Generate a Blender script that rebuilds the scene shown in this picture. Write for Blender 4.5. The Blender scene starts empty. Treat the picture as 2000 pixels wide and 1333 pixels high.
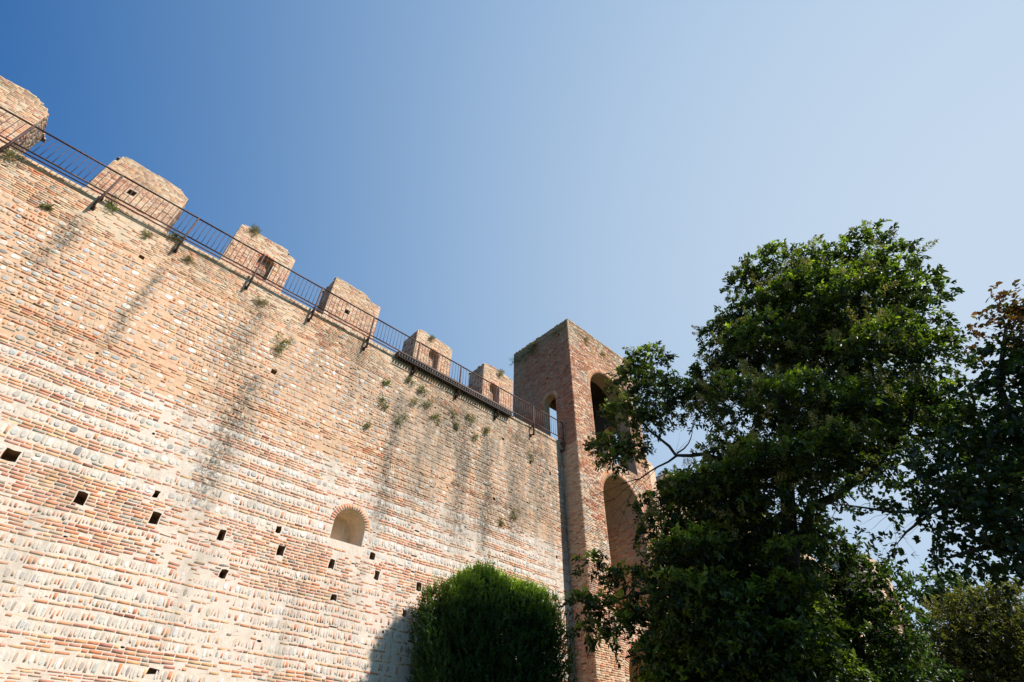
import bpy, math, random
import numpy as np
from mathutils import Vector, Matrix
from mathutils.geometry import tessellate_polygon
random.seed(7)
rng = np.random.RandomState(11)
scn = bpy.context.scene
col = scn.collection

# ------------------------------------------------------------------ camera, sky, sun
SUN_EL, SUN_AZ = math.radians(43), math.radians(158)
cam_d = bpy.data.cameras.new('camera')
cam = bpy.data.objects.new('camera', cam_d)
col.objects.link(cam)
cam.matrix_world = Matrix(((0.727822, -0.463418, -0.505488, 0), (-0.685644, -0.477852, -0.549136, 0), (0.012931, 0.746258, -0.665531, 0), (0, 0, 0, 1)))
cam_d.sensor_width = 36.0
cam_d.lens = 17.602
cam_d.clip_start = 0.05
cam_d.clip_end = 3000
scn.camera = cam
world = bpy.data.worlds.new('World')
scn.world = world
world.use_nodes = True
wn = world.node_tree
sky = wn.nodes.new('ShaderNodeTexSky')
sky.sky_type = 'NISHITA'
sky.sun_disc = False
sky.sun_elevation = SUN_EL
sky.sun_rotation = SUN_AZ
sky.altitude = 50
sky.air_density = 1.0
sky.dust_density = 0.8
sky.ozone_density = 3.0
bg = wn.nodes['Background']
# summer haze: the blue sky whitens towards the sunny quarter of the horizon
SKY_K = (0.42, 0.88, 1.28)
HAZE = (4.62, 5.48, 6.5)
ha, he = math.radians(105), math.radians(30)
geo_w = wn.nodes.new('ShaderNodeNewGeometry')
dot = wn.nodes.new('ShaderNodeVectorMath'); dot.operation = 'DOT_PRODUCT'
wn.links.new(geo_w.outputs['Incoming'], dot.inputs[0])
dot.inputs[1].default_value = (-math.sin(ha)*math.cos(he), -math.cos(ha)*math.cos(he), -math.sin(he))
def wmath(op, a, b, clamp=False):
    n = wn.nodes.new('ShaderNodeMath'); n.operation = op; n.use_clamp = clamp
    for i, x in enumerate((a, b)):
        if isinstance(x, (int, float)): n.inputs[i].default_value = x
        else: wn.links.new(x, n.inputs[i])
    return n.outputs[0]
xw = wmath('MAXIMUM', dot.outputs['Value'], -.25)
fw = wmath('ADD', wmath('MULTIPLY', wmath('MULTIPLY', xw, xw), .40), wmath('ADD', wmath('MULTIPLY', xw, .50), .05), True)
tn = wn.nodes.new('ShaderNodeMix'); tn.data_type = 'RGBA'; tn.blend_type = 'MULTIPLY'; tn.inputs[0].default_value = 1
wn.links.new(sky.outputs[0], tn.inputs[6]); tn.inputs[7].default_value = (*SKY_K, 1)
sep = wn.nodes.new('ShaderNodeSeparateColor'); wn.links.new(tn.outputs[2], sep.inputs[0])
cmb = wn.nodes.new('ShaderNodeCombineColor')
for i, (hv, ex) in enumerate(zip(HAZE, (1.0, .78, .58))):
    fi = wmath('POWER', fw, ex)
    wn.links.new(wmath('ADD', wmath('MULTIPLY', sep.outputs[i], wmath('SUBTRACT', 1.0, fi)), wmath('MULTIPLY', fi, hv)), cmb.inputs[i])
wn.links.new(cmb.outputs[0], bg.inputs[0])
bg.inputs[1].default_value = 0.085
sun_d = bpy.data.lights.new('sun', 'SUN')
sun_d.energy = 4.6
sun_d.angle = math.radians(0.53)
sun_d.color = (1.0, 0.94, 0.87)
sun = bpy.data.objects.new('sun', sun_d)
col.objects.link(sun)
sd = Vector((math.cos(SUN_EL) * math.sin(SUN_AZ), math.cos(SUN_EL) * math.cos(SUN_AZ), math.sin(SUN_EL)))
sun.rotation_euler = sd.to_track_quat('Z', 'Y').to_euler()
sun.location = (5, -10, 30)
scn.view_settings.view_transform = 'Standard'
scn.view_settings.look = 'None'
scn.view_settings.exposure = 0.62
scn.view_settings.gamma = 1.0
scn.render.film_transparent = False
scn.cycles.max_bounces = 6
scn.cycles.transparent_max_bounces = 8
GZ = -1.6        # ground level; the camera is at eye height

# ------------------------------------------------------------------ helpers
def tag(o, label=None, cat=None, group=None, kind=None):
    if label: o['label'] = label
    if cat: o['category'] = cat
    if group: o['group'] = group
    if kind: o['kind'] = kind
    return o

def empty(name, loc, label=None, cat=None, group=None):
    o = bpy.data.objects.new(name, None)
    col.objects.link(o)
    o.location = loc
    o.empty_display_size = 0.3
    return tag(o, label, cat, group)

def link(name, me, parent=None):
    o = bpy.data.objects.new(name, me)
    col.objects.link(o)
    if parent is not None:
        o.parent = parent
        root = Vector((0, 0, 0))
        p = parent
        while p is not None:
            root += p.location
            p = p.parent
        o.location = -root          # meshes are written in world coordinates
    return o

class MB:
    """collects polygons given in world coordinates and links them as one mesh object"""
    def __init__(s):
        s.v = []; s.f = []; s.c = []; s.n = 0
    def add(s, verts, faces, color=(0.5, 0.5, 0.5)):
        verts = np.asarray(verts, dtype=np.float32)
        s.v.append(verts)
        color = np.asarray(color, dtype=np.float32)
        if color.ndim == 1: color = np.tile(color, (len(verts), 1))
        s.c.append(color)
        for fa in faces:
            fa = np.asarray(fa, dtype=np.int32)
            s.f.append(fa + s.n)
        s.n += len(verts)
    def box(s, a, b, color=(0.5, 0.5, 0.5)):
        x0, y0, z0 = a; x1, y1, z1 = b
        v = [(x0,y0,z0),(x1,y0,z0),(x1,y1,z0),(x0,y1,z0),(x0,y0,z1),(x1,y0,z1),(x1,y1,z1),(x0,y1,z1)]
        s.add(v, [[[0,3,2,1],[4,5,6,7],[0,1,5,4],[1,2,6,5],[2,3,7,6],[3,0,4,7]]], color)
    def tube(s, pts, radii, n=8, color=(0.5, 0.5, 0.5), jit=0.0):
        pts = [Vector(p) for p in pts]
        ring = []
        for i, p in enumerate(pts):
            d = (pts[min(i+1, len(pts)-1)] - pts[max(i-1, 0)]).normalized()
            u = d.orthogonal().normalized() if i == 0 else (u - d * u.dot(d)).normalized()
            w = d.cross(u)
            for k in range(n):
                a = 2 * math.pi * k / n
                r = radii[i] * (1 + random.uniform(-jit, jit))
                ring.append(p + (u * math.cos(a) + w * math.sin(a)) * r)
        fs = []
        for i in range(len(pts) - 1):
            for k in range(n):
                a = i*n + k; b = i*n + (k+1) % n
                fs.append([a, b, b+n, a+n])
        s.add([tuple(q) for q in ring], [fs, [list(range(n))[::-1]], [[(len(pts)-1)*n + k for k in range(n)]]], color)
    def build(s, name, mat, parent=None, smooth=False):
        me = bpy.data.meshes.new(name)
        v = np.concatenate(s.v); c = np.concatenate(s.c)
        loops = np.concatenate([f.ravel() for f in s.f])
        tot = np.concatenate([np.full(len(f), f.shape[1]) for f in s.f])
        start = np.concatenate([[0], np.cumsum(tot)[:-1]])
        me.vertices.add(len(v)); me.vertices.foreach_set('co', v.ravel())
        me.loops.add(len(loops)); me.loops.foreach_set('vertex_index', loops.astype(np.int32))
        me.polygons.add(len(tot)); me.polygons.foreach_set('loop_start', start.astype(np.int32))
        me.polygons.foreach_set('loop_total', tot.astype(np.int32))
        if smooth: me.polygons.foreach_set('use_smooth', np.ones(len(tot), dtype=bool))
        me.update(calc_edges=True)
        a = me.color_attributes.new('tint', 'FLOAT_COLOR', 'POINT')
        a.data.foreach_set('color', np.concatenate([c, np.ones((len(c), 1), dtype=np.float32)], axis=1).ravel())
        me.validate()
        me.materials.append(mat)
        return link(name, me, parent)

def poly_sheet(mb, outer, holes, P, color=(0.5, 0.5, 0.5)):
    """flat sheet in (u,v) with holes; P maps (u,v,n) to world"""
    loops = [[Vector((u, v, 0)) for u, v in outer]] + [[Vector((u, v, 0)) for u, v in h] for h in holes]
    tri = tessellate_polygon(loops)
    flat = [q for l in loops for q in l]
    out = []
    for t in tri:
        a, b, c = [flat[i] for i in t]
        if (b - a).cross(c - a).z < 0: t = (t[0], t[2], t[1])
        out.append(list(t))
    mb.add([P(q.x, q.y, 0) for q in flat], [out], color)

def recess(mb, hole, depth, P, color=(0.5, 0.5, 0.5), back=True, taper=0.0):
    """side walls (and back) of an opening cut into a sheet"""
    n = len(hole)
    cx = sum(h[0] for h in hole) / n; cy = sum(h[1] for h in hole) / n
    v = [P(u, w, 0) for u, w in hole] + [P(u + (cx-u)*taper, w + (cy-w)*taper, -depth) for u, w in hole]
    mb.add(v, [[[i, (i+1) % n, (i+1) % n + n, i + n] for i in range(n)]], color)
    if back:
        mb.add(v[n:], [[list(range(n))]] if n == 4 else [[list(range(n))]], color)

def rough(u0, v0, u1, v1, j=.014):
    r = lambda: random.uniform(-j, j)
    um, vm = (u0+u1)/2, (v0+v1)/2
    return [(u0+r(), v0+r()), (um+r(), v0+r()*1.4), (u1+r(), v0+r()), (u1+r(), vm+r()), (u1+r(), v1+r()), (um+r(), v1+r()), (u0+r(), v1+r()), (u0+r(), vm+r())]

def rect(u0, v0, u1, v1, j=0.0):
    r = lambda: random.uniform(-j, j)
    return [(u0+r(), v0+r()), (u1+r(), v0+r()), (u1+r(), v1+r()), (u0+r(), v1+r())]

def arch(u0, u1, v0, spring, n=14):
    c = (u0+u1)/2; r = (u1-u0)/2
    return [(u0, v0), (u1, v0)] + [(c + r*math.cos(math.pi*k/n), spring + r*math.sin(math.pi*k/n)) for k in range(n+1)]

def span(hole, v):
    """horizontal interval a polygon covers at height v"""
    xs = []
    for i in range(len(hole)):
        (a, b), (c, d) = hole[i], hole[(i+1) % len(hole)]
        if (b <= v < d) or (d <= v < b):
            xs.append(a + (c-a)*(v-b)/(d-b))
    return (min(xs), max(xs)) if len(xs) > 1 else None

def free_segments(u0, u1, va, vb, holes, gap=0.012):
    cuts = []
    for h in holes:
        s = [span(h, v) for v in (va, (va+vb)/2, vb)]
        s = [q for q in s if q]
        if s: cuts.append((min(q[0] for q in s) - gap, max(q[1] for q in s) + gap))
    cuts.sort()
    segs = []; x = u0
    for a, b in cuts:
        if a > x: segs.append((x, a))
        x = max(x, b)
    if x < u1: segs.append((x, u1))
    return segs

F5 = [[4,5,6,7],[0,1,5,4],[1,2,6,5],[2,3,7,6],[3,0,4,7]]
def brick(mb, P, u0, v0, u1, v1, h, color, bev=0.006, j=0.004, back=-0.03):
    r = lambda: random.uniform(-j, j)
    q = [(u0+r(), v0+r()), (u1+r(), v0+r()), (u1+r(), v1+r()), (u0+r(), v1+r())]
    cu = (u0+u1)/2; cv = (v0+v1)/2
    top = [(u + math.copysign(bev, cu-u), v + math.copysign(bev, cv-v)) for u, v in q]
    t = [random.uniform(-0.004, 0.004) for _ in range(4)]
    mb.add([P(u, v, back) for u, v in q] + [P(u, v, h + t[i]) for i, (u, v) in enumerate(top)], [F5], color)

def cobble(mb, P, u0, v0, u1, v1, h, color, n=9):
    cu = (u0+u1)/2; cv = (v0+v1)/2; ru = (u1-u0)/2; rv = (v1-v0)/2
    ph = random.random()*6.28; ex = random.uniform(2.3, 5.5)
    ring = []
    for k in range(n):
        a = ph + 2*math.pi*k/n
        c, s = math.cos(a), math.sin(a)
        r = (abs(c)**ex + abs(s)**ex) ** (-1/ex) * random.uniform(0.78, 1.06)
        ring.append((c*r*ru, s*r*rv))
    v = [P(cu+a, cv+b, -0.02) for a, b in ring] + [P(cu+a*0.88, cv+b*0.88, h*0.72) for a, b in ring] \
        + [P(cu+a*0.55, cv+b*0.55, h*random.uniform(.75, 1.2)) for a, b in ring]
    mb.add(v, [[[i, (i+1) % n, (i+1) % n+n, i+n] for i in range(n)] + [[i+n, (i+1) % n+n, (i+1) % n+2*n, i+2*n] for i in range(n)],
               [[i+2*n for i in range(n)]]], color)

def pick(pal, var=0.12):
    c = np.array(random.choice(pal)) * random.uniform(1-var, 1+var)
    return np.clip(c * (1 + rng.uniform(-0.04, 0.04, 3)), 0, 0.85)

ORANGE = [(.56,.225,.115),(.52,.19,.10),(.60,.28,.145),(.50,.21,.13),(.62,.34,.17),(.56,.32,.20),(.44,.20,.14)]
TAN = [(.56,.36,.22),(.54,.33,.20),(.52,.28,.165),(.57,.40,.26),(.50,.33,.21),(.46,.28,.175)]
RED = [(.42,.15,.09),(.37,.13,.085),(.44,.21,.13),(.33,.14,.10),(.46,.26,.17),(.40,.24,.17)]
def patch(u, v, s=0.0):
    return .5 + .25*math.sin(u*.9 + v*.6 + s) + .25*math.sin(u*.37 - v*1.3 + 2*s) * math.cos(v*.8 + u*.21 + s)
GREYB = [(.38,.32,.26),(.42,.36,.30),(.34,.27,.22)]
STONE = [(.64,.62,.57),(.60,.59,.56),(.54,.53,.50),(.46,.46,.44),(.52,.45,.40),(.40,.39,.37),(.34,.31,.30),(.66,.65,.62),(.42,.43,.42)]
MORT_O = (.57,.375,.245)
MORT_W = (.60,.51,.43)

# ------------------------------------------------------------------ materials
def new_mat(name):
    m = bpy.data.materials.new(name)
    m.use_nodes = True
    nt = m.node_tree
    b = nt.nodes['Principled BSDF']
    return m, nt, b

def N(nt, typ, **kw):
    n = nt.nodes.new(typ)
    for k, v in kw.items():
        if k.startswith('i_'):
            key = k[2:]
            n.inputs[int(key) if key.isdigit() else key].default_value = v
        else: setattr(n, k, v)
    return n

def math_n(nt, op, a, b=None, c=None, clamp=False):
    n = nt.nodes.new('ShaderNodeMath'); n.operation = op; n.use_clamp = clamp
    for i, x in enumerate((a, b, c)):
        if x is None: continue
        if isinstance(x, (int, float)): n.inputs[i].default_value = x
        else: nt.links.new(x, n.inputs[i])
    return n.outputs[0]

def noise(nt, vec, scale, detail=4, rough=0.6):
    n = N(nt, 'ShaderNodeTexNoise', i_Scale=scale, i_Detail=detail, i_Roughness=rough)
    nt.links.new(vec, n.inputs['Vector'])
    return n.outputs['Fac']

def ramp(nt, fac, p0, p1, v0=0.0, v1=1.0):
    n = nt.nodes.new('ShaderNodeMapRange')
    n.interpolation_type = 'SMOOTHSTEP'
    nt.links.new(fac, n.inputs[0])
    n.inputs[1].default_value = p0; n.inputs[2].default_value = p1
    n.inputs[3].default_value = v0; n.inputs[4].default_value = v1
    return n.outputs[0]

def mix(nt, fac, a, b, mode='MIX'):
    n = nt.nodes.new('ShaderNodeMix'); n.data_type = 'RGBA'; n.blend_type = mode
    for s, x in ((n.inputs[0], fac), (n.inputs[6], a), (n.inputs[7], b)):
        if isinstance(x, (int, float)): s.default_value = x
        elif isinstance(x, tuple): s.default_value = (*x, 1)
        else: nt.links.new(x, s)
    return n.outputs[2]

STREAKS = [(-3.4, 9.4, 12.0, .24, .7), (-1.0, 8.0, 11.7, .20, .65), (2.5, 4.9, 9.6, .45, .7), (1.75, 8.8, 12.2, .4, .55),
           (4.2, 9.3, 12.6, .35, .35), (7.7, 5.6, 11.3, .38, .6), (8.9, 6.6, 11.5, .35, .45), (10.8, 6.0, 11.9, .42, .7),
           (12.1, 5.8, 11.4, .35, .7), (13.7, 7.2, 12.4, .6, .6), (15.2, 8.0, 12.0, .7, .5), (5.6, 9.5, 12.6, .3, .35), (9.9, 9.2, 12.0, .9, .45), (-5.5, 7.0, 11.5, .3, .5)]

def masonry_material(name, stains=True, bump=0.35, fine=1.0, dirt=0.5, moss_top=None, streaks=True, grey=False):
    m, nt, b = new_mat(name)
    at = N(nt, 'ShaderNodeAttribute', attribute_name='tint')
    geo = N(nt, 'ShaderNodeNewGeometry')
    pos = geo.outputs['Position']
    n1 = noise(nt, pos, 9, 5)
    n2 = noise(nt, pos, 60, 3)
    c = mix(nt, 1.0, at.outputs['Color'], mix(nt, n1, (.80, .78, .76), (1.18, 1.17, 1.15)), 'MULTIPLY')
    c = mix(nt, 0.8, c, mix(nt, n2, (.82, .82, .82), (1.16, 1.16, 1.16)), 'MULTIPLY')
    # lime wash and mortar smeared over the face of the masonry
    sm = ramp(nt, noise(nt, pos, 3.1, 7, .7), .50, .68)
    c = mix(nt, math_n(nt, 'MULTIPLY', sm, .30), c, (.58, .42, .30))
    # grey-brown weathering, stretched down the face
    mp = N(nt, 'ShaderNodeMapping'); mp.inputs['Scale'].default_value = (1.5, 1.5, .33)
    nt.links.new(pos, mp.inputs[0])
    big = ramp(nt, noise(nt, mp.outputs[0], .9, 7, .68), .50, .72)
    c = mix(nt, math_n(nt, 'MULTIPLY', big, dirt), c, (.25, .22, .17))
    # blotches of darker lichen and lost mortar, small
    bl = ramp(nt, noise(nt, pos, 6.5, 6, .8), .56, .70)
    c = mix(nt, math_n(nt, 'MULTIPLY', bl, .42), c, (.22, .18, .13))
    if grey:
        xg = N(nt, 'ShaderNodeSeparateXYZ'); nt.links.new(pos, xg.inputs[0])
        gx = ramp(nt, xg.outputs[0], 2.5, 9.5)
        gz = ramp(nt, xg.outputs[2], 5.0, 9.0)
        gn = ramp(nt, noise(nt, mp.outputs[0], 1.9, 7, .75), .38, .62)
        c = mix(nt, math_n(nt, 'MULTIPLY', math_n(nt, 'MULTIPLY', gx, gz), math_n(nt, 'MULTIPLY', gn, .78)), c, (.24, .20, .15))
    if streaks:
        xyz = N(nt, 'ShaderNodeSeparateXYZ'); nt.links.new(pos, xyz.inputs[0])
        wob = math_n(nt, 'MULTIPLY', math_n(nt, 'SUBTRACT', noise(nt, pos, .8, 3), .5), .9)
        x = math_n(nt, 'ADD', xyz.outputs[0], wob)
        tot = None
        for (x0, z0, z1, w, s) in STREAKS:
            g = math_n(nt, 'POWER', math_n(nt, 'DIVIDE', math_n(nt, 'SUBTRACT', x, x0), w*.9), 2.0)
            g = math_n(nt, 'EXPONENT', math_n(nt, 'MULTIPLY', g, -1.0))
            a = ramp(nt, xyz.outputs[2], z0 - .6, z0 + 1.4, 0, s)
            bb = ramp(nt, xyz.outputs[2], z1 - .5, z1 + .3, 1, 0)
            g = math_n(nt, 'MULTIPLY', g, math_n(nt, 'MULTIPLY', a, bb))
            tot = g if tot is None else math_n(nt, 'MAXIMUM', tot, g)
        gr = ramp(nt, noise(nt, pos, 8.0, 8, .85), .40, .58)
        gr = math_n(nt, 'MULTIPLY', gr, ramp(nt, n2, .32, .56, .35, 1))
        c = mix(nt, math_n(nt, 'MULTIPLY', math_n(nt, 'MULTIPLY', tot, gr, clamp=True), 1.9, clamp=True), c, (.115, .10, .078))
    if moss_top:
        xyz2 = N(nt, 'ShaderNodeSeparateXYZ'); nt.links.new(pos, xyz2.inputs[0])
        t = ramp(nt, xyz2.outputs[2], moss_top - moss_top_h, moss_top)
        t = math_n(nt, 'MULTIPLY', t, ramp(nt, noise(nt, pos, 2.2, 6, .75), .40, .62))
        c = mix(nt, math_n(nt, 'MULTIPLY', t, .75), c, (.20, .18, .11))
    nt.links.new(c, b.inputs['Base Color'])
    b.inputs['Roughness'].default_value = 0.92
    b.inputs['Specular IOR Level'].default_value = 0.15
    bp = N(nt, 'ShaderNodeBump', i_Strength=bump, i_Distance=0.02)
    h = math_n(nt, 'ADD', n1, math_n(nt, 'MULTIPLY', n2, .5))
    nt.links.new(h, bp.inputs['Height'])
    nt.links.new(bp.outputs[0], b.inputs['Normal'])
    return m
moss_top_h = 0.7

M_wall = masonry_material('wall_masonry', dirt=.42, bump=.6, grey=True)
M_merlon = masonry_material('merlon_masonry', streaks=False, dirt=.35, moss_top=16.7)
moss_top_h = 2.2
M_tower = masonry_material('tower_masonry', streaks=False, bump=.6, dirt=.6, moss_top=21.0)
M_plaster = masonry_material('niche_plaster', streaks=False, dirt=.5, bump=.9)

def course_material(name, scale=1.0):
    """brick courses drawn in the surface, for faces seen only from far off or from behind"""
    m, nt, b = new_mat(name)
    geo = N(nt, 'ShaderNodeNewGeometry')
    sx = N(nt, 'ShaderNodeSeparateXYZ'); nt.links.new(geo.outputs['Position'], sx.inputs[0])
    cx = N(nt, 'ShaderNodeCombineXYZ')
    nt.links.new(math_n(nt, 'ADD', sx.outputs[0], sx.outputs[1]), cx.inputs[0])
    nt.links.new(sx.outputs[2], cx.inputs[1])
    br = N(nt, 'ShaderNodeTexBrick')
    nt.links.new(cx.outputs[0], br.inputs['Vector'])
    br.inputs['Color1'].default_value = (.46,.24,.14,1); br.inputs['Color2'].default_value = (.52,.34,.22,1)
    br.inputs['Mortar'].default_value = (.55,.45,.34,1)
    br.inputs['Scale'].default_value = 1.0
    br.inputs['Brick Width'].default_value = .27; br.inputs['Row Height'].default_value = .075; br.inputs['Mortar Size'].default_value = .012
    c = mix(nt, 1.0, br.outputs[0], mix(nt, noise(nt, geo.outputs['Position'], 1.5, 6, .7), (.6, .58, .55), (1.2, 1.18, 1.15)), 'MULTIPLY')
    nt.links.new(c, b.inputs['Base Color'])
    b.inputs['Roughness'].default_value = .95
    return m
M_course = course_material('brick_courses')

def metal_material():
    m, nt, b = new_mat('rusty_iron')
    geo = N(nt, 'ShaderNodeNewGeometry')
    f = ramp(nt, noise(nt, geo.outputs['Position'], 14, 6, .7), .4, .65)
    nt.links.new(mix(nt, f, (.045, .026, .024), (.13, .055, .035)), b.inputs['Base Color'])
    b.inputs['Roughness'].default_value = .6
    b.inputs['Metallic'].default_value = .3
    return m
M_iron = metal_material()

def leaf_material(name, gloss=.42, trans=.38, var=.25):
    m, nt, b = new_mat(name)
    at = N(nt, 'ShaderNodeAttribute', attribute_name='tint')
    geo = N(nt, 'ShaderNodeNewGeometry')
    f = noise(nt, geo.outputs['Position'], 1.3, 3)
    c = mix(nt, 1.0, at.outputs['Color'], mix(nt, f, (1-var,)*3, (1+var,)*3), 'MULTIPLY')
    nt.links.new(c, b.inputs['Base Color'])
    b.inputs['Roughness'].default_value = gloss
    b.inputs['Specular IOR Level'].default_value = .45
    tr = N(nt, 'ShaderNodeBsdfTranslucent')
    nt.links.new(mix(nt, 1.0, c, (1.45, 1.75, .45), 'MULTIPLY'), tr.inputs[0])
    ms = N(nt, 'ShaderNodeMixShader', i_0=trans)
    nt.links.new(b.outputs[0], ms.inputs[1]); nt.links.new(tr.outputs[0], ms.inputs[2])
    nt.links.new(ms.outputs[0], nt.nodes['Material Output'].inputs[0])
    return m
M_leaf = leaf_material('glossy_leaves')
M_leaf_soft = leaf_material('soft_leaves', .55, .42)
M_dry = leaf_material('dry_stems', .8, .2)

def bark_material():
    m, nt, b = new_mat('bark')
    geo = N(nt, 'ShaderNodeNewGeometry')
    mp = N(nt, 'ShaderNodeMapping'); mp.inputs['Scale'].default_value = (1, 1, .25)
    nt.links.new(geo.outputs['Position'], mp.inputs[0])
    f = noise(nt, mp.outputs[0], 22, 6, .7)
    nt.links.new(mix(nt, f, (.012, .010, .008), (.045, .036, .028)), b.inputs['Base Color'])
    b.inputs['Roughness'].default_value = .9
    bp = N(nt, 'ShaderNodeBump', i_Strength=.8, i_Distance=.03)
    nt.links.new(f, bp.inputs['Height']); nt.links.new(bp.outputs[0], b.inputs['Normal'])
    return m
M_bark = bark_material()

def grass_material():
    m, nt, b = new_mat('lawn')
    geo = N(nt, 'ShaderNodeNewGeometry')
    f = noise(nt, geo.outputs['Position'], .35, 8, .7)
    g = noise(nt, geo.outputs['Position'], 40, 3, .7)
    c = mix(nt, f, (.055, .085, .025), (.12, .13, .05))
    c = mix(nt, 1.0, c, mix(nt, g, (.6, .6, .6), (1.4, 1.4, 1.3)), 'MULTIPLY')
    nt.links.new(c, b.inputs['Base Color']); b.inputs['Roughness'].default_value = .95
    return m

# ------------------------------------------------------------------ ground
gm = MB()
gm.add([(-400,-400,GZ),(400,-400,GZ),(400,400,GZ),(-400,400,GZ)], [[[0,1,2,3]]])
tag(gm.build('ground', grass_material()), kind='structure')

def blend(c, v):
    m = np.array(MORT_O if v > 7.7 else MORT_W)
    return c + (m - c) * random.choice((0, .2, .35, .5, .7, .85) if v > 4.4 else (0, .2, .4, .6, .8))
# ------------------------------------------------------------------ masonry fillers
def brick_row(mb, P, segs, va, vb, pal, wr=(.21, .29), h=(.002, .016), miss=.02, joint=.007):
    for a, b in segs:
        x = a + (0 if b - a < .5 else -random.uniform(0, .0))
        first = True
        while x < b - .03:
            w = random.uniform(*wr) * (random.choice((1, 1, 1, .5)))
            if first: w *= random.uniform(.4, 1); first = False
            if b - x - w < .07: w = b - x
            pm = max(0.0, patch(x, va, 3.0) - .78) * 1.6
            if random.random() > miss + pm:
                c = pick(pal, .2)
                c = c + (np.array((.54,.37,.25)) - c) * max(0.0, patch(x, va, 1.0) - .4) * random.uniform(.2, 1.0)
                if random.random() < .05: c = c * .55
                brick(mb, P, x + joint*random.uniform(.3, 1.1), va + random.uniform(.002, .010), x + w - joint*.7, vb - random.uniform(.003, .010), random.uniform(*h), c)
            x += w

def stone_row(mb, P, segs, va, vb, wr, h=(.015, .045), pb=.2, miss=.03, pal=STONE, flat=False):
    for a, b in segs:
        x = a
        while x < b - .04:
            if random.random() < pb:
                w = random.uniform(.045, .10)
                if b - x - w < .04: w = b - x
                q1, q2 = random.uniform(.0, .3)*(vb-va), random.uniform(.0, .3)*(vb-va)
                brick(mb, P, x + .012, va + .010 + q1, x + w - .010, vb - .010 - q2, random.uniform(.001, .012), blend(pick(ORANGE), va if va > 7.7 else 5) if random.random() < .6 else pick(ORANGE), j=.010)
            else:
                w = random.uniform(*wr)
                if b - x - w < .06: w = b - x
                if random.random() > miss:
                    t = random.uniform(0, .25) * (vb - va)
                    g = random.uniform(.0, .012)
                    if w > .13 and random.random() < .18:      # two small stones, one on the other
                        mid = va + (vb-va)*random.uniform(.4, .6)
                        cobble(mb, P, x+g, va+.004, x+w*random.uniform(.8, 1)-g, mid, random.uniform(*h)*.8, pick(pal, .2))
                        cobble(mb, P, x+g+w*random.uniform(0, .2), mid+.004, x+w-g, vb-.004, random.uniform(*h)*.8, pick(pal, .2))
                        x += w; continue
                    cobble(mb, P, x + g, va + random.uniform(-.012, .01) + t*random.random(), x + w - g, vb + random.uniform(-.01, .012) - t*random.random(), random.uniform(*h), blend(pick(pal, .2), va))
            x += w

def voussoirs(mb, P, u0, u1, spring, th, pal, n=None, h=(.008, .02), a0=0.0, a1=math.pi):
    c = (u0+u1)/2; r = (u1-u0)/2
    n = n or int((a1-a0)*r/.075)
    for k in range(n):
        a = a0 + (a1-a0)*(k+.12)/n; b = a0 + (a1-a0)*(k+.88)/n
        hh = random.uniform(*h)
        q = [(c + rr*math.cos(t), spring + rr*math.sin(t)) for rr, t in ((r+.005, a), (r+th, a), (r+th, b), (r+.005, b))]
        mb.add([P(u, v, -.03) for u, v in q] + [P(u, v, hh) for u, v in q], [F5], pick(pal))

def ring_poly(u0, u1, spring, th):
    c = (u0+u1)/2; r = (u1-u0)/2 + th
    return [(c + r*math.cos(math.pi*k/14), spring + r*math.sin(math.pi*k/14)) for k in range(15)]

# ------------------------------------------------------------------ the town wall
WX0, WX1, WY, WT = -9.0, 16.85, 14.5, 12.95
PW0 = lambda u, v, n: (u, WY - n, v)
def PW(u, v, n):
    k = min(1.0, max(0.0, (12.9 - v) / 1.2))
    return (u, WY - n + .004*math.sin(u*1.3 + v*.9), v + k*(.03*math.sin(u*.35 + v*.5) + .012*math.sin(u*1.25 - v*.4 + 1) + .006*math.sin(u*4.1 + v*3)))

big = [(-1.26,5.21,.27,.24),(.27,4.73,.2,.27),(1.81,4.72,.19,.27),(3.37,4.73,.18,.26),(4.95,4.72,.19,.27),(6.47,4.72,.17,.25),(7.96,4.74,.17,.25),(9.51,4.73,.18,.25),
       (1.6,5.26,.13,.17),(4.71,5.24,.14,.18),(7.69,5.23,.2,.2),(3.75,3.87,.17,.19),(6.76,3.89,.17,.16),(9.12,3.89,.15,.17)]
small = [(3.01,9.83,.17,.15),(-1.64,11.6,.14,.13),(13.06,6.68,.12,.1),(-1.11,8.18,.1,.08),(12.52,8.6,.14,.12),(8.49,3.3,.08,.09),(2.45,9.72,.1,.07),(5.6,10.6,.12,.07),
         (.9,6.66,.09,.07),(-2.7,6.9,.09,.07),(11.6,10.4,.1,.1),(14.6,11.0,.13,.16),(15.9,10.9,.12,.18),(16.1,7.2,.1,.14),(10.2,8.3,.1,.09),(7.2,8.0,.09,.08),(-.2,10.2,.12,.06),
         (4.4,8.5,.1,.06),(13.9,9.4,.1,.08),(5.1,2.6,.13,.06),(2.35,2.1,.1,.05),(15.0,8.9,.1,.09),(12.9,11.5,.16,.1),(9.2,11.4,.13,.09),(10.3,10.2,.12,.08),(-3.2,8.8,.13,.06),(-4.2,10.6,.12,.06),
         (3.1,1.75,.22,.1),(6.0,12.0,.1,.06),(8.1,9.2,.12,.07),(11.2,7.1,.14,.07),(6.3,7.4,.1,.05),(1.2,8.9,.12,.06),(0.4,3.9,.1,.05),(2.2,3.95,.12,.05),(5.4,11.3,.12,.06)]
wholes = [rough(x-w/2, z-h/2, x+w/2, z+h/2, .016) for x, z, w, h in big] + \
         [[(x + w/2*math.cos(a)*random.uniform(.7, 1.1), z + h/2*math.sin(a)*random.uniform(.7, 1.1)) for a in [k*math.pi/4+.3 for k in range(8)]] if w*h < .013 else rect(x-w/2, z-h/2, x+w/2, z+h/2, .015) for x, z, w, h in small]
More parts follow.
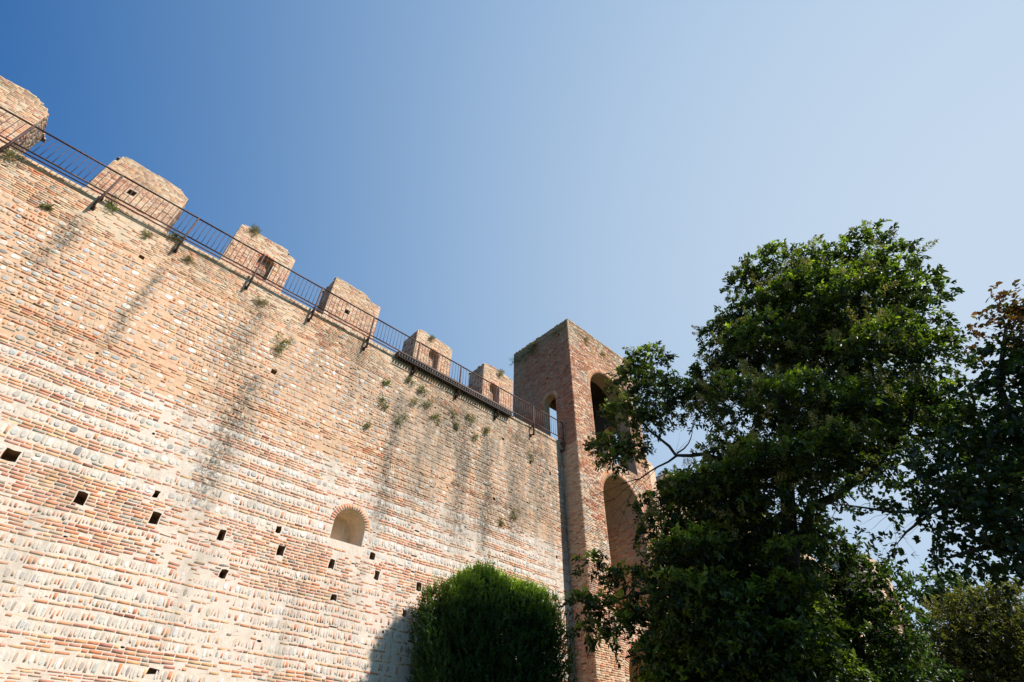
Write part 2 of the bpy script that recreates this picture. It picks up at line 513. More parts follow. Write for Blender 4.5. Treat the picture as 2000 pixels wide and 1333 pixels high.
for k in range(480):
    zone = random.random()
    sz = random.uniform(7.9, 12.8) if zone < .8 else random.uniform(1.5, 7.5)
    sx = random.uniform(-6, 16.4) if zone < .5 else random.uniform(6, 16.4)
    sw = random.uniform(.05, .34); shh = random.uniform(.018, .055)
    if any(abs(sx-(min(p[0] for p in q)+max(p[0] for p in q))/2) < sw/2 + .25 and abs(sz - sum(p[1] for p in q)/len(q)) < .25 for q in wholes): continue
    if any(abs(sz - e) < .06 for e in (7.74, 11.78)) or (6.0 < sx < 7.5 and 5.2 < sz < 6.7): continue
    wholes.append([(sx-sw/2, sz), (sx-sw*.2, sz-shh*.5), (sx+sw*.3, sz-shh*.4), (sx+sw/2, sz+.004), (sx+sw*.2, sz+shh*.5), (sx-sw*.3, sz+shh*.6)])
niche = arch(6.21, 7.27, 5.40, 5.90)
wall = empty('town_wall', (4, WY, GZ), 'long medieval town wall of pale mixed brick and cobble filling the left of the photo', 'wall')
ZB, ZT = 7.74, 11.78
for nm, za, zb, cc in (('low', GZ, ZB, MORT_W), ('mid', ZB, ZT, MORT_O), ('top', ZT, WT, (.55,.43,.31))):
    pass
sheet = MB()
for za, zb, cc in ((GZ, ZB, MORT_W), (ZB, ZT, MORT_O), (ZT, WT, (.55,.43,.31))):
    hs = [h for h in wholes + [niche] if za < sum(p[1] for p in h)/len(h) < zb]
    poly_sheet(sheet, rect(WX0, za, WX1, zb), hs, PW0, cc)
sheet.build('mortar_face', M_wall, wall)
rc = MB()
for i, h in enumerate(wholes): recess(rc, h, .5 if i < len(big) else .22, PW0, (.30,.19,.12), taper=.05)
rc.build('putlog_holes', M_wall, wall)
nb = MB()
recess(nb, niche, .85, PW0, (.68,.54,.40), taper=.10)
no = nb.build('niche', M_plaster, wall)
no['label'] = 'arched plastered niche with a ring of orange bricks'
vr = MB()
voussoirs(vr, PW0, 6.21, 7.27, 5.90, .15, ORANGE, h=(0, .012))
vr.build('arch_ring', M_wall, no)
facing = MB()
excl = [h for h in wholes if max(p[1] for p in h) - min(p[1] for p in h) > .03] + [niche, ring_poly(6.21, 7.27, 5.90, .15)]
rows = []
def add_rows(spec): rows.extend(spec)
while sum(r[1] for r in rows) < 1.55 - GZ - .3: add_rows([('S', .20), ('B', .07), ('S', .19), ('B', .07), ('B', .07)])
rest = 1.55 - GZ - sum(r[1] for r in rows)
add_rows([('B', rest/3)]*3 if rest > .15 else [('S', max(rest, .05))])
add_rows([('S',.25)] + [('B',.075)]*4 + [('S',.19),('B',.07),('S',.24),('B',.07),('S',.16),('B',.07),('S',.24),('B',.07),('S',.22),('B',.07),('S',.22)] + [('B',.075)]*6
         + [('V',.19)] + [('B',.077)]*11 + [('S',.21),('B',.075),('B',.075),('S',.25)] + [('B',.075)]*3 + [('S',.2),('B',.075),('B',.075),('S',.2)] + [('B',.075)]*3
         + [('S',.2)] + [('B',.075)]*4 + [('S',.17)] + [('B',.075)]*3)
z = GZ + sum(r[1] for r in rows)
while z < 8.25: add_rows([('S',.17),('B',.065)]); z += .235
add_rows([('B',.07)]*3); z += .21
while z < 11.60:
    q = random.uniform(.14, .19); add_rows([('S',q),('B',.062)]); z += q + .062
while z < WT - .05: add_rows([('B',.072)]); z += .072
z = GZ
for kind, hh in rows:
    va, vb = z, z + hh; z += hh
    if vb > WT + .02: break
    segs = free_segments(WX0, WX1, va, vb, excl)
    if kind == 'B':
        if va > 11.55: brick_row(facing, PW, segs, va, vb, TAN + TAN + ORANGE + GREYB[:2], h=(0, .014), miss=.05)
        elif va > 7.6: brick_row(facing, PW, segs, va, vb, ORANGE + TAN[:3] + GREYB[:1], h=(0, .018), miss=.07)
        else: brick_row(facing, PW, segs, va, vb, ORANGE + ORANGE + TAN[:3] + GREYB[:1], h=(0, .009), miss=.05)
    elif kind == 'V':
        stone_row(facing, PW, segs, va, vb, (.08, .12), pb=.88)
    elif va > 7.6:
        # uneven cobbles: some stretches two small stones high, some one big one
        stone_row(facing, PW, segs, va, vb, (.07, .26), h=(.002, .016), pb=.30, miss=.04, pal=STONE + STONE[:2] + STONE[4:7] + [(.58,.50,.40),(.50,.40,.32),(.30,.27,.24),(.48,.37,.30)])
    elif va > 5.1:
        stone_row(facing, PW, segs, va, vb, (.06, .20), h=(.002, .014), pb=.14, miss=.05, pal=STONE[:5] + STONE[7:] + [(.34,.33,.32)])
    else:
        stone_row(facing, PW, segs, va, vb, (.045, .11), h=(.001, .009), pb=.40, miss=.05, pal=STONE + GREYB + [(.36,.34,.33),(.44,.40,.37)])
facing.build('brick_and_cobble_facing', M_wall, wall)
core = MB()
core.add([(WX0,WY,WT),(WX1,WY,WT),(WX1,17.1,WT),(WX0,17.1,WT),(WX0,17.1,GZ),(WX1,17.1,GZ),(WX0,WY,GZ)], [[[0,1,2,3],[3,2,5,4],[0,3,4,6]]], (.5,.4,.3))
core.build('walkway_core', M_wall, wall)

# battlements
MY0, MY1 = 15.9, 17.1
def merlon(x0, x1, prof, feature=None, fx=None):
    """prof: top outline from left to right as (x, z)"""
    outline = [(x0, WT), (x1, WT)] + [(x, z) for x, z in reversed(prof)]
    P = lambda u, v, n: (u, MY0 - n, v)
    holes = []
    if feature == 'hole': holes = [rect(fx-.11, 14.9, fx+.12, 15.12, .02)]
    if feature == 'window': holes = [arch(fx-.29, fx+.29, 14.35, 15.25)]
    mb = MB()
    poly_sheet(mb, outline, holes, P, (.52,.42,.31))
    n = len(outline)
    v = [(x, MY0, z) for x, z in outline] + [(x, MY1, z) for x, z in outline]
    mb.add(v, [[[i, (i+1) % n, (i+1) % n + n, i+n] for i in range(n)], [[i+n for i in range(n)]]], (.50,.40,.30))
    full = [(x0, WT), (x1, WT), (x1, prof[-1][1]), (x0, prof[0][1])]
    top = max(z for x, z in prof)
    z = WT + .01
    k = 0
    excl = holes + ([ring_poly(fx-.29, fx+.29, 15.25, .14)] if feature == 'window' else [])
    while z < top:
        s = span(outline, min(z + .05, top - .002))
        if s:
            pal = (ORANGE + TAN[:2] + RED[:2]) if z < 15.3 else (TAN + ORANGE[3:])
            rag = .06 if z > top - .25 else 0
            a, b = s[0] + random.uniform(0, rag), s[1] - random.uniform(0, rag)
            brick_row(mb, P, free_segments(a, b, z, z+.075, excl), z, z+.075, pal, h=(0, .010), miss=.03 if z < top-.2 else .2)
            if z < prof[-1][1]-.04: brick_row(mb, lambda u, v, n: (x1 + n, u, v), [(MY0, MY1)], z, z+.075, TAN + GREYB + RED[:2], h=(0, .012), miss=.06)
            if z < prof[0][1]-.04: brick_row(mb, lambda u, v, n: (x0 - n, -u, v), [(-MY1, -MY0)], z, z+.075, GREYB + RED, h=(0, .02), miss=.06)
        z += .075
    # crumbled coping stones along the top
    for i in range(len(prof)-1):
        (xa, za), (xb, zb) = prof[i], prof[i+1]
        L = math.hypot(xb-xa, zb-za)
        for q in range(int(L/.13)):
            t = (q + random.random()) / max(1, int(L/.13))
            cx, cz = xa + (xb-xa)*t, za + (zb-za)*t
            for yy in (MY0 + .02, random.uniform(MY0+.2, MY1-.1), MY1 - .1):
                if random.random() < .7:
                    s = random.uniform(.05, .1)
                    mb.add([(cx+s*random.uniform(-1.3,-.8), yy-.03, cz-.04),(cx+s, yy-.03, cz-.04),(cx+s, yy+.16, cz-.04),(cx-s, yy+.16, cz-.04),
                            (cx-s*.8, yy, cz+random.uniform(.01,.05)),(cx+s*.8, yy, cz+random.uniform(.01,.05)),(cx+s*.7, yy+.12, cz+random.uniform(.01,.05)),(cx-s*.8, yy+.12, cz+random.uniform(.01,.05))],
                           [F5], pick(TAN + GREYB))
    o = mb.build('merlon', M_merlon, wall)
    if feature == 'hole':
        r = MB(); recess(r, holes[0], .35, P, (.22,.14,.09)); r.build('peep_hole', M_merlon, o)
    if feature == 'window':
        r = MB()
        recess(r, holes[0], .28, P, (.40,.27,.19))
        zz = 14.36
        while zz < 15.5:
            s = span(holes[0], zz + .035)
            if s: brick_row(r, lambda u, v, n: (u, MY0 + .28 - n, v), [(s[0]+.01, s[1]-.01)], zz, zz+.07, RED + GREYB, h=(0, .03), miss=.1)
            zz += .075
        voussoirs(r, P, fx-.29, fx+.29, 15.25, .14, ORANGE, n=10)
        r.build('walled_up_window', M_merlon, o)
    return o
merlon(-8.65, -6.22, [(-8.65,16.55),(-8.3,16.75),(-7.6,16.7),(-7.0,16.78),(-6.65,16.66),(-6.42,16.5),(-6.22,16.3)])
merlon(-4.15, -1.78, [(-4.15,15.98),(-4.06,16.02),(-4.05,16.34),(-3.8,16.44),(-3.2,16.38),(-2.7,16.42),(-2.25,16.36),(-2.0,16.24),(-1.78,16.08)], 'hole', -3.17)
merlon(.10, 2.40, [(.10,16.40),(.35,16.5),(.8,16.42),(1.3,16.4),(1.75,16.46),(1.98,16.38),(2.06,16.18),(2.25,16.2),(2.40,16.12)], 'window', 1.47)
merlon(4.18, 6.47, [(4.18,16.50),(4.6,16.55),(5.1,16.5),(5.5,16.53),(5.75,16.42),(6.02,16.22),(6.25,16.26),(6.47,16.2)], 'hole', 5.07)
merlon(8.55, 10.62, [(8.55,16.22),(8.8,16.34),(9.3,16.26),(9.8,16.30),(10.35,16.25),(10.62,16.17)], 'window', 9.62)
merlon(12.70, 14.75, [(12.70,16.50),(12.95,16.58),(13.4,16.52),(13.9,16.58),(14.4,16.52),(14.75,16.45)], 'window', 13.43)

# boarded walkway edge with its row of joists on the right half of the wall
dk = MB()
dk.box((6.98, 14.22, 12.90), (13.25, 15.0, 12.945), (.16,.12,.10))
x = 7.02
while x < 13.2:
    dk.box((x, 14.24, 12.72), (x + .055, 14.505, 12.898), pick([(.09,.06,.05),(.06,.045,.04)]))
    x += .125
dk.box((6.98, 14.20, 12.66), (13.25, 14.235, 12.70), (.07,.05,.045))
wd, nt_, b_ = new_mat('weathered_timber_and_room_shade')
at_ = N(nt_, 'ShaderNodeAttribute', attribute_name='tint'); nt_.links.new(at_.outputs['Color'], b_.inputs['Base Color']); b_.inputs['Roughness'].default_value = .85
dk.build('walkway_joists', wd, wall)
for (xa, za, xb, zb) in ((12.2, 12.5, 12.32, 11.75),):
    pass

# ------------------------------------------------------------------ railing
RY, RT, RB = 14.28, 13.93, 13.00
rail = empty('railing', (4, RY, RB), 'dark rusty iron railing with thin balusters along the top edge of the wall', 'railing')
posts = [-7.81,-5.55,-3.29,-1.05,1.18,3.42,5.67,7.88,10.12,12.37,14.64,16.74]
tr = MB(); br = MB()
for a, b in zip(posts[:-1], posts[1:]):
    sag = random.uniform(-.006, .006)
    tr.box((a+.02, RY-.022, RT-.018+sag), (b-.02, RY+.022, RT+.018+sag))
    br.box((a+.02, RY-.018, RB-.02+sag), (b-.02, RY+.018, RB+.015+sag))
tr.build('top_rail', M_iron, rail)
br.build('bottom_rail', M_iron, rail)
kb = MB()
kb.box((posts[0], RY+.03, RB-.13), (6.95, RY+.05, RB-.09))
kb.build('kick_plate', M_iron, rail)
for i, px_ in enumerate(posts):
    p = MB()
    w = .026
    p.box((px_-w, RY-.03, 12.34), (px_+w, RY+.03, RT+.02))
    if 6.5 < px_ < 13.5:
        p.tube([(px_, RY, 12.36), (px_, WY+.02, 12.30)], [.03, .03], 4)
        p.tube([(px_, RY+.02, 12.66), (px_, WY-.01, 12.32)], [.03, .03], 4)
        p.box((px_-.05, WY-.03, 12.25), (px_+.05, WY+.01, 12.72))
        p.tube([(px_, RY, 12.69), (px_, WY+.02, 12.69)], [.035, .035], 4)
    else:
        p.box((px_-.03, RY+.03, 12.38), (px_+.03, WY+.02, 12.43))
        p.box((px_-.03, RY+.03, 12.80), (px_+.03, WY+.02, 12.85))
        p.box((px_-.05, WY-.035, 12.33), (px_+.05, WY+.01, 12.48))
    p.build('post', M_iron, rail)
bal = []
for a, b in zip(posts[:-1], posts[1:]):
    n = 14
    for k in range(1, n+1): bal.append(a + (b-a)*k/(n+1))
bal = [x for x in bal if x > -6.9]
near = sorted(bal, key=lambda x: x)[:100]
me0 = None
for x in near:
    if me0 is None:
        b = MB(); b.tube([(x, RY, RB), (x, RY, RT)], [.0095, .0095], 5)
        o0 = b.build('baluster', M_iron, rail); me0 = o0; x00 = x
    else:
        c = me0.copy(); col.objects.link(c); c.parent = rail
        c.location = me0.location + Vector((x - x00, 0, 0))
        c.rotation_euler = (0, random.uniform(-.004, .004)*0, 0)
b = MB()
for x in bal:
    if x not in near: b.tube([(x, RY, RB), (x, RY, RT)], [.0095, .0095], 5)
ob = b.build('baluster_row', M_iron, rail); ob['kind'] = 'stuff'

# ------------------------------------------------------------------ tower
TX0, TX1, TY0, TY1, TT = 16.85, 22.95, 13.5, 18.1, 20.85
tower = empty('gate_tower', (19.9, 15.8, GZ), 'tall square red brick tower with open arches standing at the right end of the wall', 'tower')
PF = lambda u, v, n: (u, TY0 - n, v)
PL = lambda u, v, n: (TX0 - n, -u, v)
PR = lambda u, v, n: (TX1 + n, u, v)
up = arch(18.38, 21.75, 12.5, 16.62, 20); lo = arch(18.45, 21.45, 5.4, 10.3, 20); gate = arch(18.8, 21.2, GZ, 3.2, 16)
gate[0] = (gate[0][0], GZ + .001); gate[1] = (gate[1][0], GZ + .001)
door = arch(-15.62, -14.74, 13.0, 15.76, 14)
dr = arch(14.6, 15.8, 13.0, 15.8, 14)
smallL = [rect(-15.05,18.9,-14.95,19.05,.01), rect(-13.78,17.2,-13.68,17.35,.01), rect(-15.35,17.35,-15.22,17.5,.01), rect(-14.3,20.0,-14.15,20.2,.02), rect(-16.2,19.0,-16.1,19.12,.01)]
smallF = [rect(18.1,18.7,18.22,18.83,.01), rect(20.4,19.6,20.5,19.75,.01), rect(21.0,19.3,21.1,19.42,.01), rect(17.6,9.9,17.7,10.0,.01), rect(17.5,11.7,17.58,11.78,.01)]
sh = MB()
mortT = (.52,.40,.29)
poly_sheet(sh, rect(TX0, GZ, TX1, TT), [up, lo, gate] + smallF, PF, mortT)
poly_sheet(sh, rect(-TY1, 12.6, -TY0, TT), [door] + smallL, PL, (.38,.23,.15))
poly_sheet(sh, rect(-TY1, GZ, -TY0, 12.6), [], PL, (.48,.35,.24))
for h in smallF: recess(sh, h, .3, PF, (.2,.13,.09))
for h in smallL: recess(sh, h, .3, PL, (.2,.13,.09))
recess(sh, lo, 3.0, PF, (.42,.31,.22))
recess(sh, up, .9, PF, (.42,.27,.18), back=False)
recess(sh, gate, 3.0, PF, (.42,.30,.20))
recess(sh, door, .45, PL, (.46,.30,.18), back=False)
rb = MB()
z = 5.45
while z < 11.7:
    s_ = span(lo, z + .03)
    if s_: brick_row(rb, lambda u, v, n: (u, TY0 + 3.0 - n, v), [(s_[0]+.02, s_[1]-.02)], z, z+.075, TAN + RED + ORANGE[4:], h=(0, .03), miss=.25)
    z += .075
z = 5.45
while z < 10.2:
    brick_row(rb, lambda u, v, n: (21.45 - n, -u, v), [(-TY0-2.95, -TY0-.03)], z, z+.075, TAN + ORANGE[3:], h=(0, .02), miss=.2)
    z += .075
rb.build('arch_back_wall', M_tower, tower)
sh.build('mortar_face', M_tower, tower)
oth = MB()
poly_sheet(oth, rect(TY0, GZ, TY1, TT), [dr], PR)
recess(oth, dr, .9, PR, back=False)
slit = rect(18.9, 15.4, 21.2, 18.3)
poly_sheet(oth, rect(TX0, GZ, TX1, TT), [slit], lambda u, v, n: (u, TY1, v))
oth.add([(TX0,TY0,TT-.3),(TX1,TY0,TT-.3),(TX1,TY1,TT-.3),(TX0,TY1,TT-.3)], [[[0,1,2,3]]])
oth.build('plain_brick_sides', M_course, tower); oth = MB()
# room behind the upper arch: floor, boarded ceiling, inner faces
oth.add([(TX0,TY0,12.45),(TX1,TY0,12.45),(TX1,TY1,12.45),(TX0,TY1,12.45)], [[[0,1,2,3]]])
oth.add([(TX0,TY0,18.9),(TX1,TY0,18.9),(TX1,TY1,18.9),(TX0,TY1,18.9)], [[[0,1,2,3]]])
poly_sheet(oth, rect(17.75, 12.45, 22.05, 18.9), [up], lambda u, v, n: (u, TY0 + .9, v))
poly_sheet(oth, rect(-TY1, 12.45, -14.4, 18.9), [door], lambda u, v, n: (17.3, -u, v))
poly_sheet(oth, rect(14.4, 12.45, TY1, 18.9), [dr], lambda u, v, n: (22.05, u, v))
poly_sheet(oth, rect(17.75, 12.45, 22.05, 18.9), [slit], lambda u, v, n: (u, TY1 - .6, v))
oth.c = [c*0 + np.array([.07,.045,.032], dtype=np.float32) for c in oth.c]  # every room face coloured dark to stand for the shade inside
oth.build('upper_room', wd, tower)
fc = MB()
ex = [up, lo, gate, ring_poly(18.38,21.75,16.62,.28), ring_poly(18.45,21.45,10.3,.28), ring_poly(18.8,21.2,3.2,.28)] + smallF
z = GZ; pitch = .075
exL = [door, ring_poly(-15.62,-14.74,15.76,.2)] + smallL
while z < TT - .02:
    if z > 10.8: pf = ORANGE + RED[3:] + TAN[:2]
    else: pf = TAN + ORANGE + TAN[:2]
    for a_, b_ in free_segments(TX0 - random.uniform(-.012, .016), TX1 + random.uniform(-.012, .012), z, z+pitch, ex):
        x_ = a_
        while x_ < b_ - .02:                       # patches of redder and of greyer repairs
            e_ = min(b_, x_ + random.uniform(.5, 1.2))
            pt_ = patch(x_*1.3, z, 2.0)
            pq = pf if pt_ < .45 else ([(.9*c[0], .85*c[1], .85*c[2]) for c in RED + ORANGE[:4]] if pt_ < .7 else GREYB + TAN + STONE[4:6])
            brick_row(fc, PF, [(x_, e_)], z, z+pitch, pq, h=(0, .022), miss=.05 if z < 19.9 else .16)
            x_ = e_
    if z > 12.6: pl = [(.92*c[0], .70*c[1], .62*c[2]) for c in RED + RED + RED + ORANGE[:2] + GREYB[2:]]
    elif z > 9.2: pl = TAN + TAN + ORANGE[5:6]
    else: pl = ORANGE[1:] + TAN
    ml = .03 if z < 19.6 else .16
    if 9.2 < z < 12.6: ml = .35
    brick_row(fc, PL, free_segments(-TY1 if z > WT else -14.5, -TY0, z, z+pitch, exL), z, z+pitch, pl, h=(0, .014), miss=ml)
    z += pitch
for k in range(46):
    x = TX0 + (TX1-TX0)*(k + random.random())/46
    if random.random() < .75: fc.box((x, TY0-random.uniform(0,.02), TT-.005), (x+random.uniform(.08,.3), TY0+.25, TT+random.uniform(.02,.15)), pick(TAN+GREYB))
for k in range(32):
    y = TY0 + (TY1-TY0)*(k + random.random())/32
    if random.random() < .7: fc.box((TX0-random.uniform(0,.02), y, TT-.004), (TX0+.25, y+random.uniform(.08,.3), TT+random.uniform(.01,.12)), pick(RED+GREYB))
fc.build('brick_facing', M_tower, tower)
vs = MB()
voussoirs(vs, PF, 18.38, 21.75, 16.62, .27, ORANGE + TAN)
vs.build('arch_ring', M_tower, tower); vs = MB()
voussoirs(vs, PF, 18.45, 21.45, 10.3, .27, TAN + ORANGE)
vs.build('arch_ring', M_tower, tower); vs = MB()
voussoirs(vs, PF, 18.8, 21.2, 3.2, .27, TAN + ORANGE)
vs.build('arch_ring', M_tower, tower); vs = MB()
voussoirs(vs, PL, -15.62, -14.74, 15.76, .18, ORANGE + TAN)
vs.build('arch_ring', M_tower, tower)

# the wall running on beyond the tower, and the next tower far along it
w2 = empty('far_town_wall', (42, WY, GZ), 'continuation of the brick town wall glimpsed through leaves right of the tower', 'wall')
m2 = MB(); m2.box((TX1, WY, GZ), (61.0, 17.1, WT)); m2.build('wall_face', M_course, w2)
x = 25.4
while x < 58:
    q = MB(); h = random.uniform(16.2, 16.6)
    q.box((x, MY0, WT-.01), (x+2.3, MY1, h-.15)); q.box((x+.02, MY0+.01, h-.151), (x+random.uniform(1.7,2.2), MY1-.02, h))
    q.build('merlon', M_course, w2); x += 4.25
t2 = empty('distant_tower', (63.8, 15.8, GZ), 'distant brick tower whose sunlit top corner shows between tree leaves', 'tower')
q = MB()
ho = arch(62.2, 65.3, 10.5, 14.4, 12)
poly_sheet(q, rect(61.0, GZ, 66.4, 18.0), [ho], PF)
recess(q, ho, 1.5, PF)
q.add([(61.0,TY0,GZ),(66.4,TY0,GZ),(66.4,TY1,GZ),(61.0,TY1,GZ),(61.0,TY0,18.0),(66.4,TY0,18.0),(66.4,TY1,18.0),(61.0,TY1,18.0)], [[[1,2,6,5],[2,3,7,6],[3,0,4,7],[4,5,6,7]]])
q.build('tower_walls', M_course, t2)

# ------------------------------------------------------------------ leaves
def unit(a):
    return a / np.maximum(np.linalg.norm(a, axis=1, keepdims=True), 1e-9)
def leaves(mb, pos, d, length, width, color, fold=.25, curl=.15):
    """pos,d (N,3): two folded quads per leaf"""
    n = len(pos)
    d = unit(d)
    r = unit(np.cross(d, rng.normal(size=(n, 3)) * .55 + np.array([0, 0, 1.0])))
    nn = np.cross(r, d)
    L = np.asarray(length).reshape(-1, 1) * np.ones((n, 1)); W = np.asarray(width).reshape(-1, 1) * np.ones((n, 1))
    up_ = nn * fold * W
    a = pos
    l1 = pos + d*L*.28 - r*W*.5 + up_; r1 = pos + d*L*.28 + r*W*.5 + up_
    dr_ = nn * (-curl) * L
    l2 = pos + d*L*.66 - r*W*.42 + up_ + dr_*.4; r2 = pos + d*L*.66 + r*W*.42 + up_ + dr_*.4
    t = pos + d*L + dr_
    V = np.stack([a, l1, l2, t, r2, r1], axis=1).reshape(-1, 3)
    b = (np.arange(n) * 6).reshape(-1, 1)
    F = np.concatenate([b + np.array([[0, 3, 2, 1]]), b + np.array([[0, 5, 4, 3]])])
    mb.add(V, [F], np.repeat(color, 6, axis=0))

def tints(n, pal, k=None, var=.2):
    pal = np.array(pal)
    idx = rng.randint(0, len(pal), n if k is None else k)
    c = pal[idx] * rng.uniform(1-var, 1+var, (len(idx), 1))
    return c

def clumps(mb, clusters, per_m2, leaf, pal, twig=.3, lit_tips=None, droop=.25, squash=.85, outbias=2.4, shell=0.0, twb=None, leaves_per=10, under=.35):
    """leaf = (length, width); twigs spread through each cluster carry the leaves"""
    for (cx, cy, cz, r) in clusters:
        n = max(3, int(per_m2 * math.pi * r * r / leaves_per))
        dirs = unit(rng.normal(size=(n, 3)))
        flip = (dirs[:, 2] < 0) & (rng.uniform(0, 1, n) < under)
        dirs[flip, 2] *= -1
        rad = r * rng.uniform(shell, 1, (n, 1)) ** (1/outbias)
        lump = 1 + .22*np.sin(dirs[:, :1]*5 + cx*3) * np.cos(dirs[:, 2:]*4 + cy*2)
        o = np.array([cx, cy, cz]) + dirs * rad * lump * np.array([1, 1, squash])
        td = unit(dirs + rng.normal(size=(n, 3))*.55 + np.array([0, 0, .15]))
        tl = twig * rng.uniform(.5, 1.2, (n, 1))
        tc = tints(n, pal, var=.4)
        if lit_tips is not None:
            lit = np.clip((dirs[:, 2:] * rad / r - .22) * 2.2, 0, 1) * rng.uniform(0, 1, (n, 1))  # yellow young growth on clump tops, brightened in colour to look sunlit
            tc = tc * (1-lit) + np.array(lit_tips) * lit
        m = leaves_per
        t = np.tile(np.linspace(.15, 1, m), n).reshape(-1, 1)
        O = np.repeat(o, m, axis=0); D = np.repeat(td, m, axis=0); TL = np.repeat(tl, m, axis=0)
        side = unit(np.cross(D, rng.normal(size=(n*m, 3))))
        pos = O + D*TL*t + np.array([0, 0, -1.0]) * (TL * t*t * droop)
        ld = D*.55 + side*.8 + np.array([0, 0, -droop*.8])
        c = np.repeat(tc, m, axis=0) * rng.uniform(.8, 1.2, (n*m, 1))
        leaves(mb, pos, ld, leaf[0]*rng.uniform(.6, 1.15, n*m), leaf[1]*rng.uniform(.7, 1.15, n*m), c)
        if twb is not None and r > .3:
            for k in range(0, n, 14):
                a = o[k]; e = a + td[k]*tl[k]
                s = np.array([cx, cy, cz]) + (a - np.array([cx, cy, cz]))*.1
                twb.tube([tuple(s), tuple((s+a)/2 + rng.normal(size=3)*.04), tuple(e)], [.012, .008, .003], 3)

def sprays(mb, pts, size, pal, n=70):
    """feathery seed heads: a cone of fine stalks"""
    for p in pts:
        ax = unit(rng.normal(size=(1, 3))*.45 + np.array([[0, 0, .9]]))[0]
        s = size * rng.uniform(.6, 1.2)
        t = rng.uniform(0, 1, (n, 1))
        q = unit(rng.normal(size=(n, 3)))
        pos = np.array(p) + ax*s*t + q * s*.32*(1-t)*rng.uniform(.1, 1, (n, 1))
        leaves(mb, pos, q + ax*.8, s*.16, s*.045, tints(n, pal, var=.3), fold=.05)

# ------------------------------------------------------------------ trees (crown masses, limbs)
privet = [(14.0, -0.31, 12.11, 0.73), (13.97, 0.94, 12.33, 0.84), (13.84, 2.11, 13.1, 0.86), (13.66, 3.06, 12.96, 0.62), (13.99, -0.56, 10.96, 0.72), (13.98, -0.78, 9.93, 0.61), (13.28, 1.79, 10.96, 1.07), (15.68, 1.92, 12.78, 1.25), (13.19, 0.47, 9.91, 1.04), (15.59, 0.43, 11.52, 1.21), (14.0, -0.14, 9.08, 0.8), (13.58, 3.41, 11.43, 0.92), (13.32, 4.32, 10.96, 0.75), (12.82, 3.16, 9.51, 1.12), (15.18, 3.61, 11.32, 1.3), (14.65, 2.13, 9.97, 1.24), (17.06, 2.2, 11.67, 1.43), (12.98, 0.74, 7.97, 1.0), (15.37, 0.95, 9.51, 1.17), (14.0, -0.12, 8.05, 0.7), (13.13, 4.87, 9.58, 0.8), (12.81, 5.66, 8.95, 0.79), (12.13, 4.09, 7.85, 0.9), (12.06, 2.88, 7.07, 0.95), (14.43, 3.3, 8.49, 1.12), (12.66, 1.91, 6.59, 1.03), (15.04, 2.2, 7.64, 1.21), (13.97, 0.88, 6.86, 0.87), (16.36, 1.15, 8.05, 1.0), (14.0, 0.06, 6.91, 0.42), (13.99, 0.44, 6.24, 0.53), (12.36, 6.58, 10.82, 0.66), (12.05, 7.12, 10.13, 0.72), (12.41, 6.47, 9.56, 0.7), (11.88, 7.41, 8.87, 0.69), (12.23, 6.81, 8.56, 0.54), (11.41, 8.12, 7.78, 0.47), (11.83, 7.49, 7.69, 0.56), (11.55, 7.91, 7.32, 0.34), (12.59, 4.87, 6.86, 0.7), (12.42, 6.45, 6.15, 0.64), (12.1, 7.05, 5.87, 0.5), (12.13, 6.98, 5.15, 0.68), (12.21, 5.53, 5.64, 0.93), (14.31, 6.7, 6.72, 1.08), (12.04, 4.04, 5.7, 0.99), (14.24, 5.02, 6.68, 1.16), (12.3, 2.75, 5.58, 0.99), (14.62, 3.34, 6.53, 1.17), (13.27, 1.87, 5.74, 0.71), (11.84, 6.28, 4.13, 1.0), (14.0, 7.32, 4.76, 1.16), (13.32, 5.73, 4.61, 1.19), (15.48, 6.78, 5.51, 1.37), (13.93, 4.38, 4.68, 0.77), (11.56, 6.38, 3.08, 1.05), (13.69, 7.49, 3.73, 1.22), (11.5, 7.98, 3.94, 0.55), (10.94, 8.73, 4.42, 0.3), (10.85, 8.85, 3.49, 0.36), (11.19, 8.41, 3.24, 0.53), (10.78, 8.94, 2.81, 0.25), (11.52, 7.95, 2.89, 0.56), (11.08, 8.56, 2.69, 0.22), (11.73, 7.64, 2.25, 0.53), (12.18, 6.27, 2.45, 1.26), (14.36, 7.29, 2.89, 1.47), (13.28, 5.04, 2.74, 1.04), (15.51, 5.91, 3.1, 1.2), (13.96, 5.49, 3.82, 1.16), (16.21, 6.32, 4.54, 1.33), (12.74, 5.81, 1.79, 1.22), (14.87, 6.92, 2.09, 1.41), (12.04, 7.15, 1.74, 0.8), (14.1, 8.37, 2.01, 0.93), (13.17, 4.74, 1.65, 0.85), (15.42, 5.6, 1.91, 0.98), (12.01, 7.19, 1.02, 1.31), (14.05, 8.46, 1.17, 1.52), (12.78, 5.71, 0.83, 1.25), (15.02, 6.59, 1.04, 1.44), (12.52, 4.5, 3.14, 0.61), (12.52, 4.18, 3.93, 0.48), (13.0, 3.64, 4.79, 0.31), (12.69, 4.88, 2.15, 0.81), (14.92, 5.78, 2.54, 0.94), (12.83, 5.6, 2.96, 0.94), (15.07, 6.47, 3.53, 1.09), (12.37, 6.56, 1.82, 1.02), (14.49, 7.67, 2.1, 1.18), (12.5, 5.09, 5.26, 0.77)]
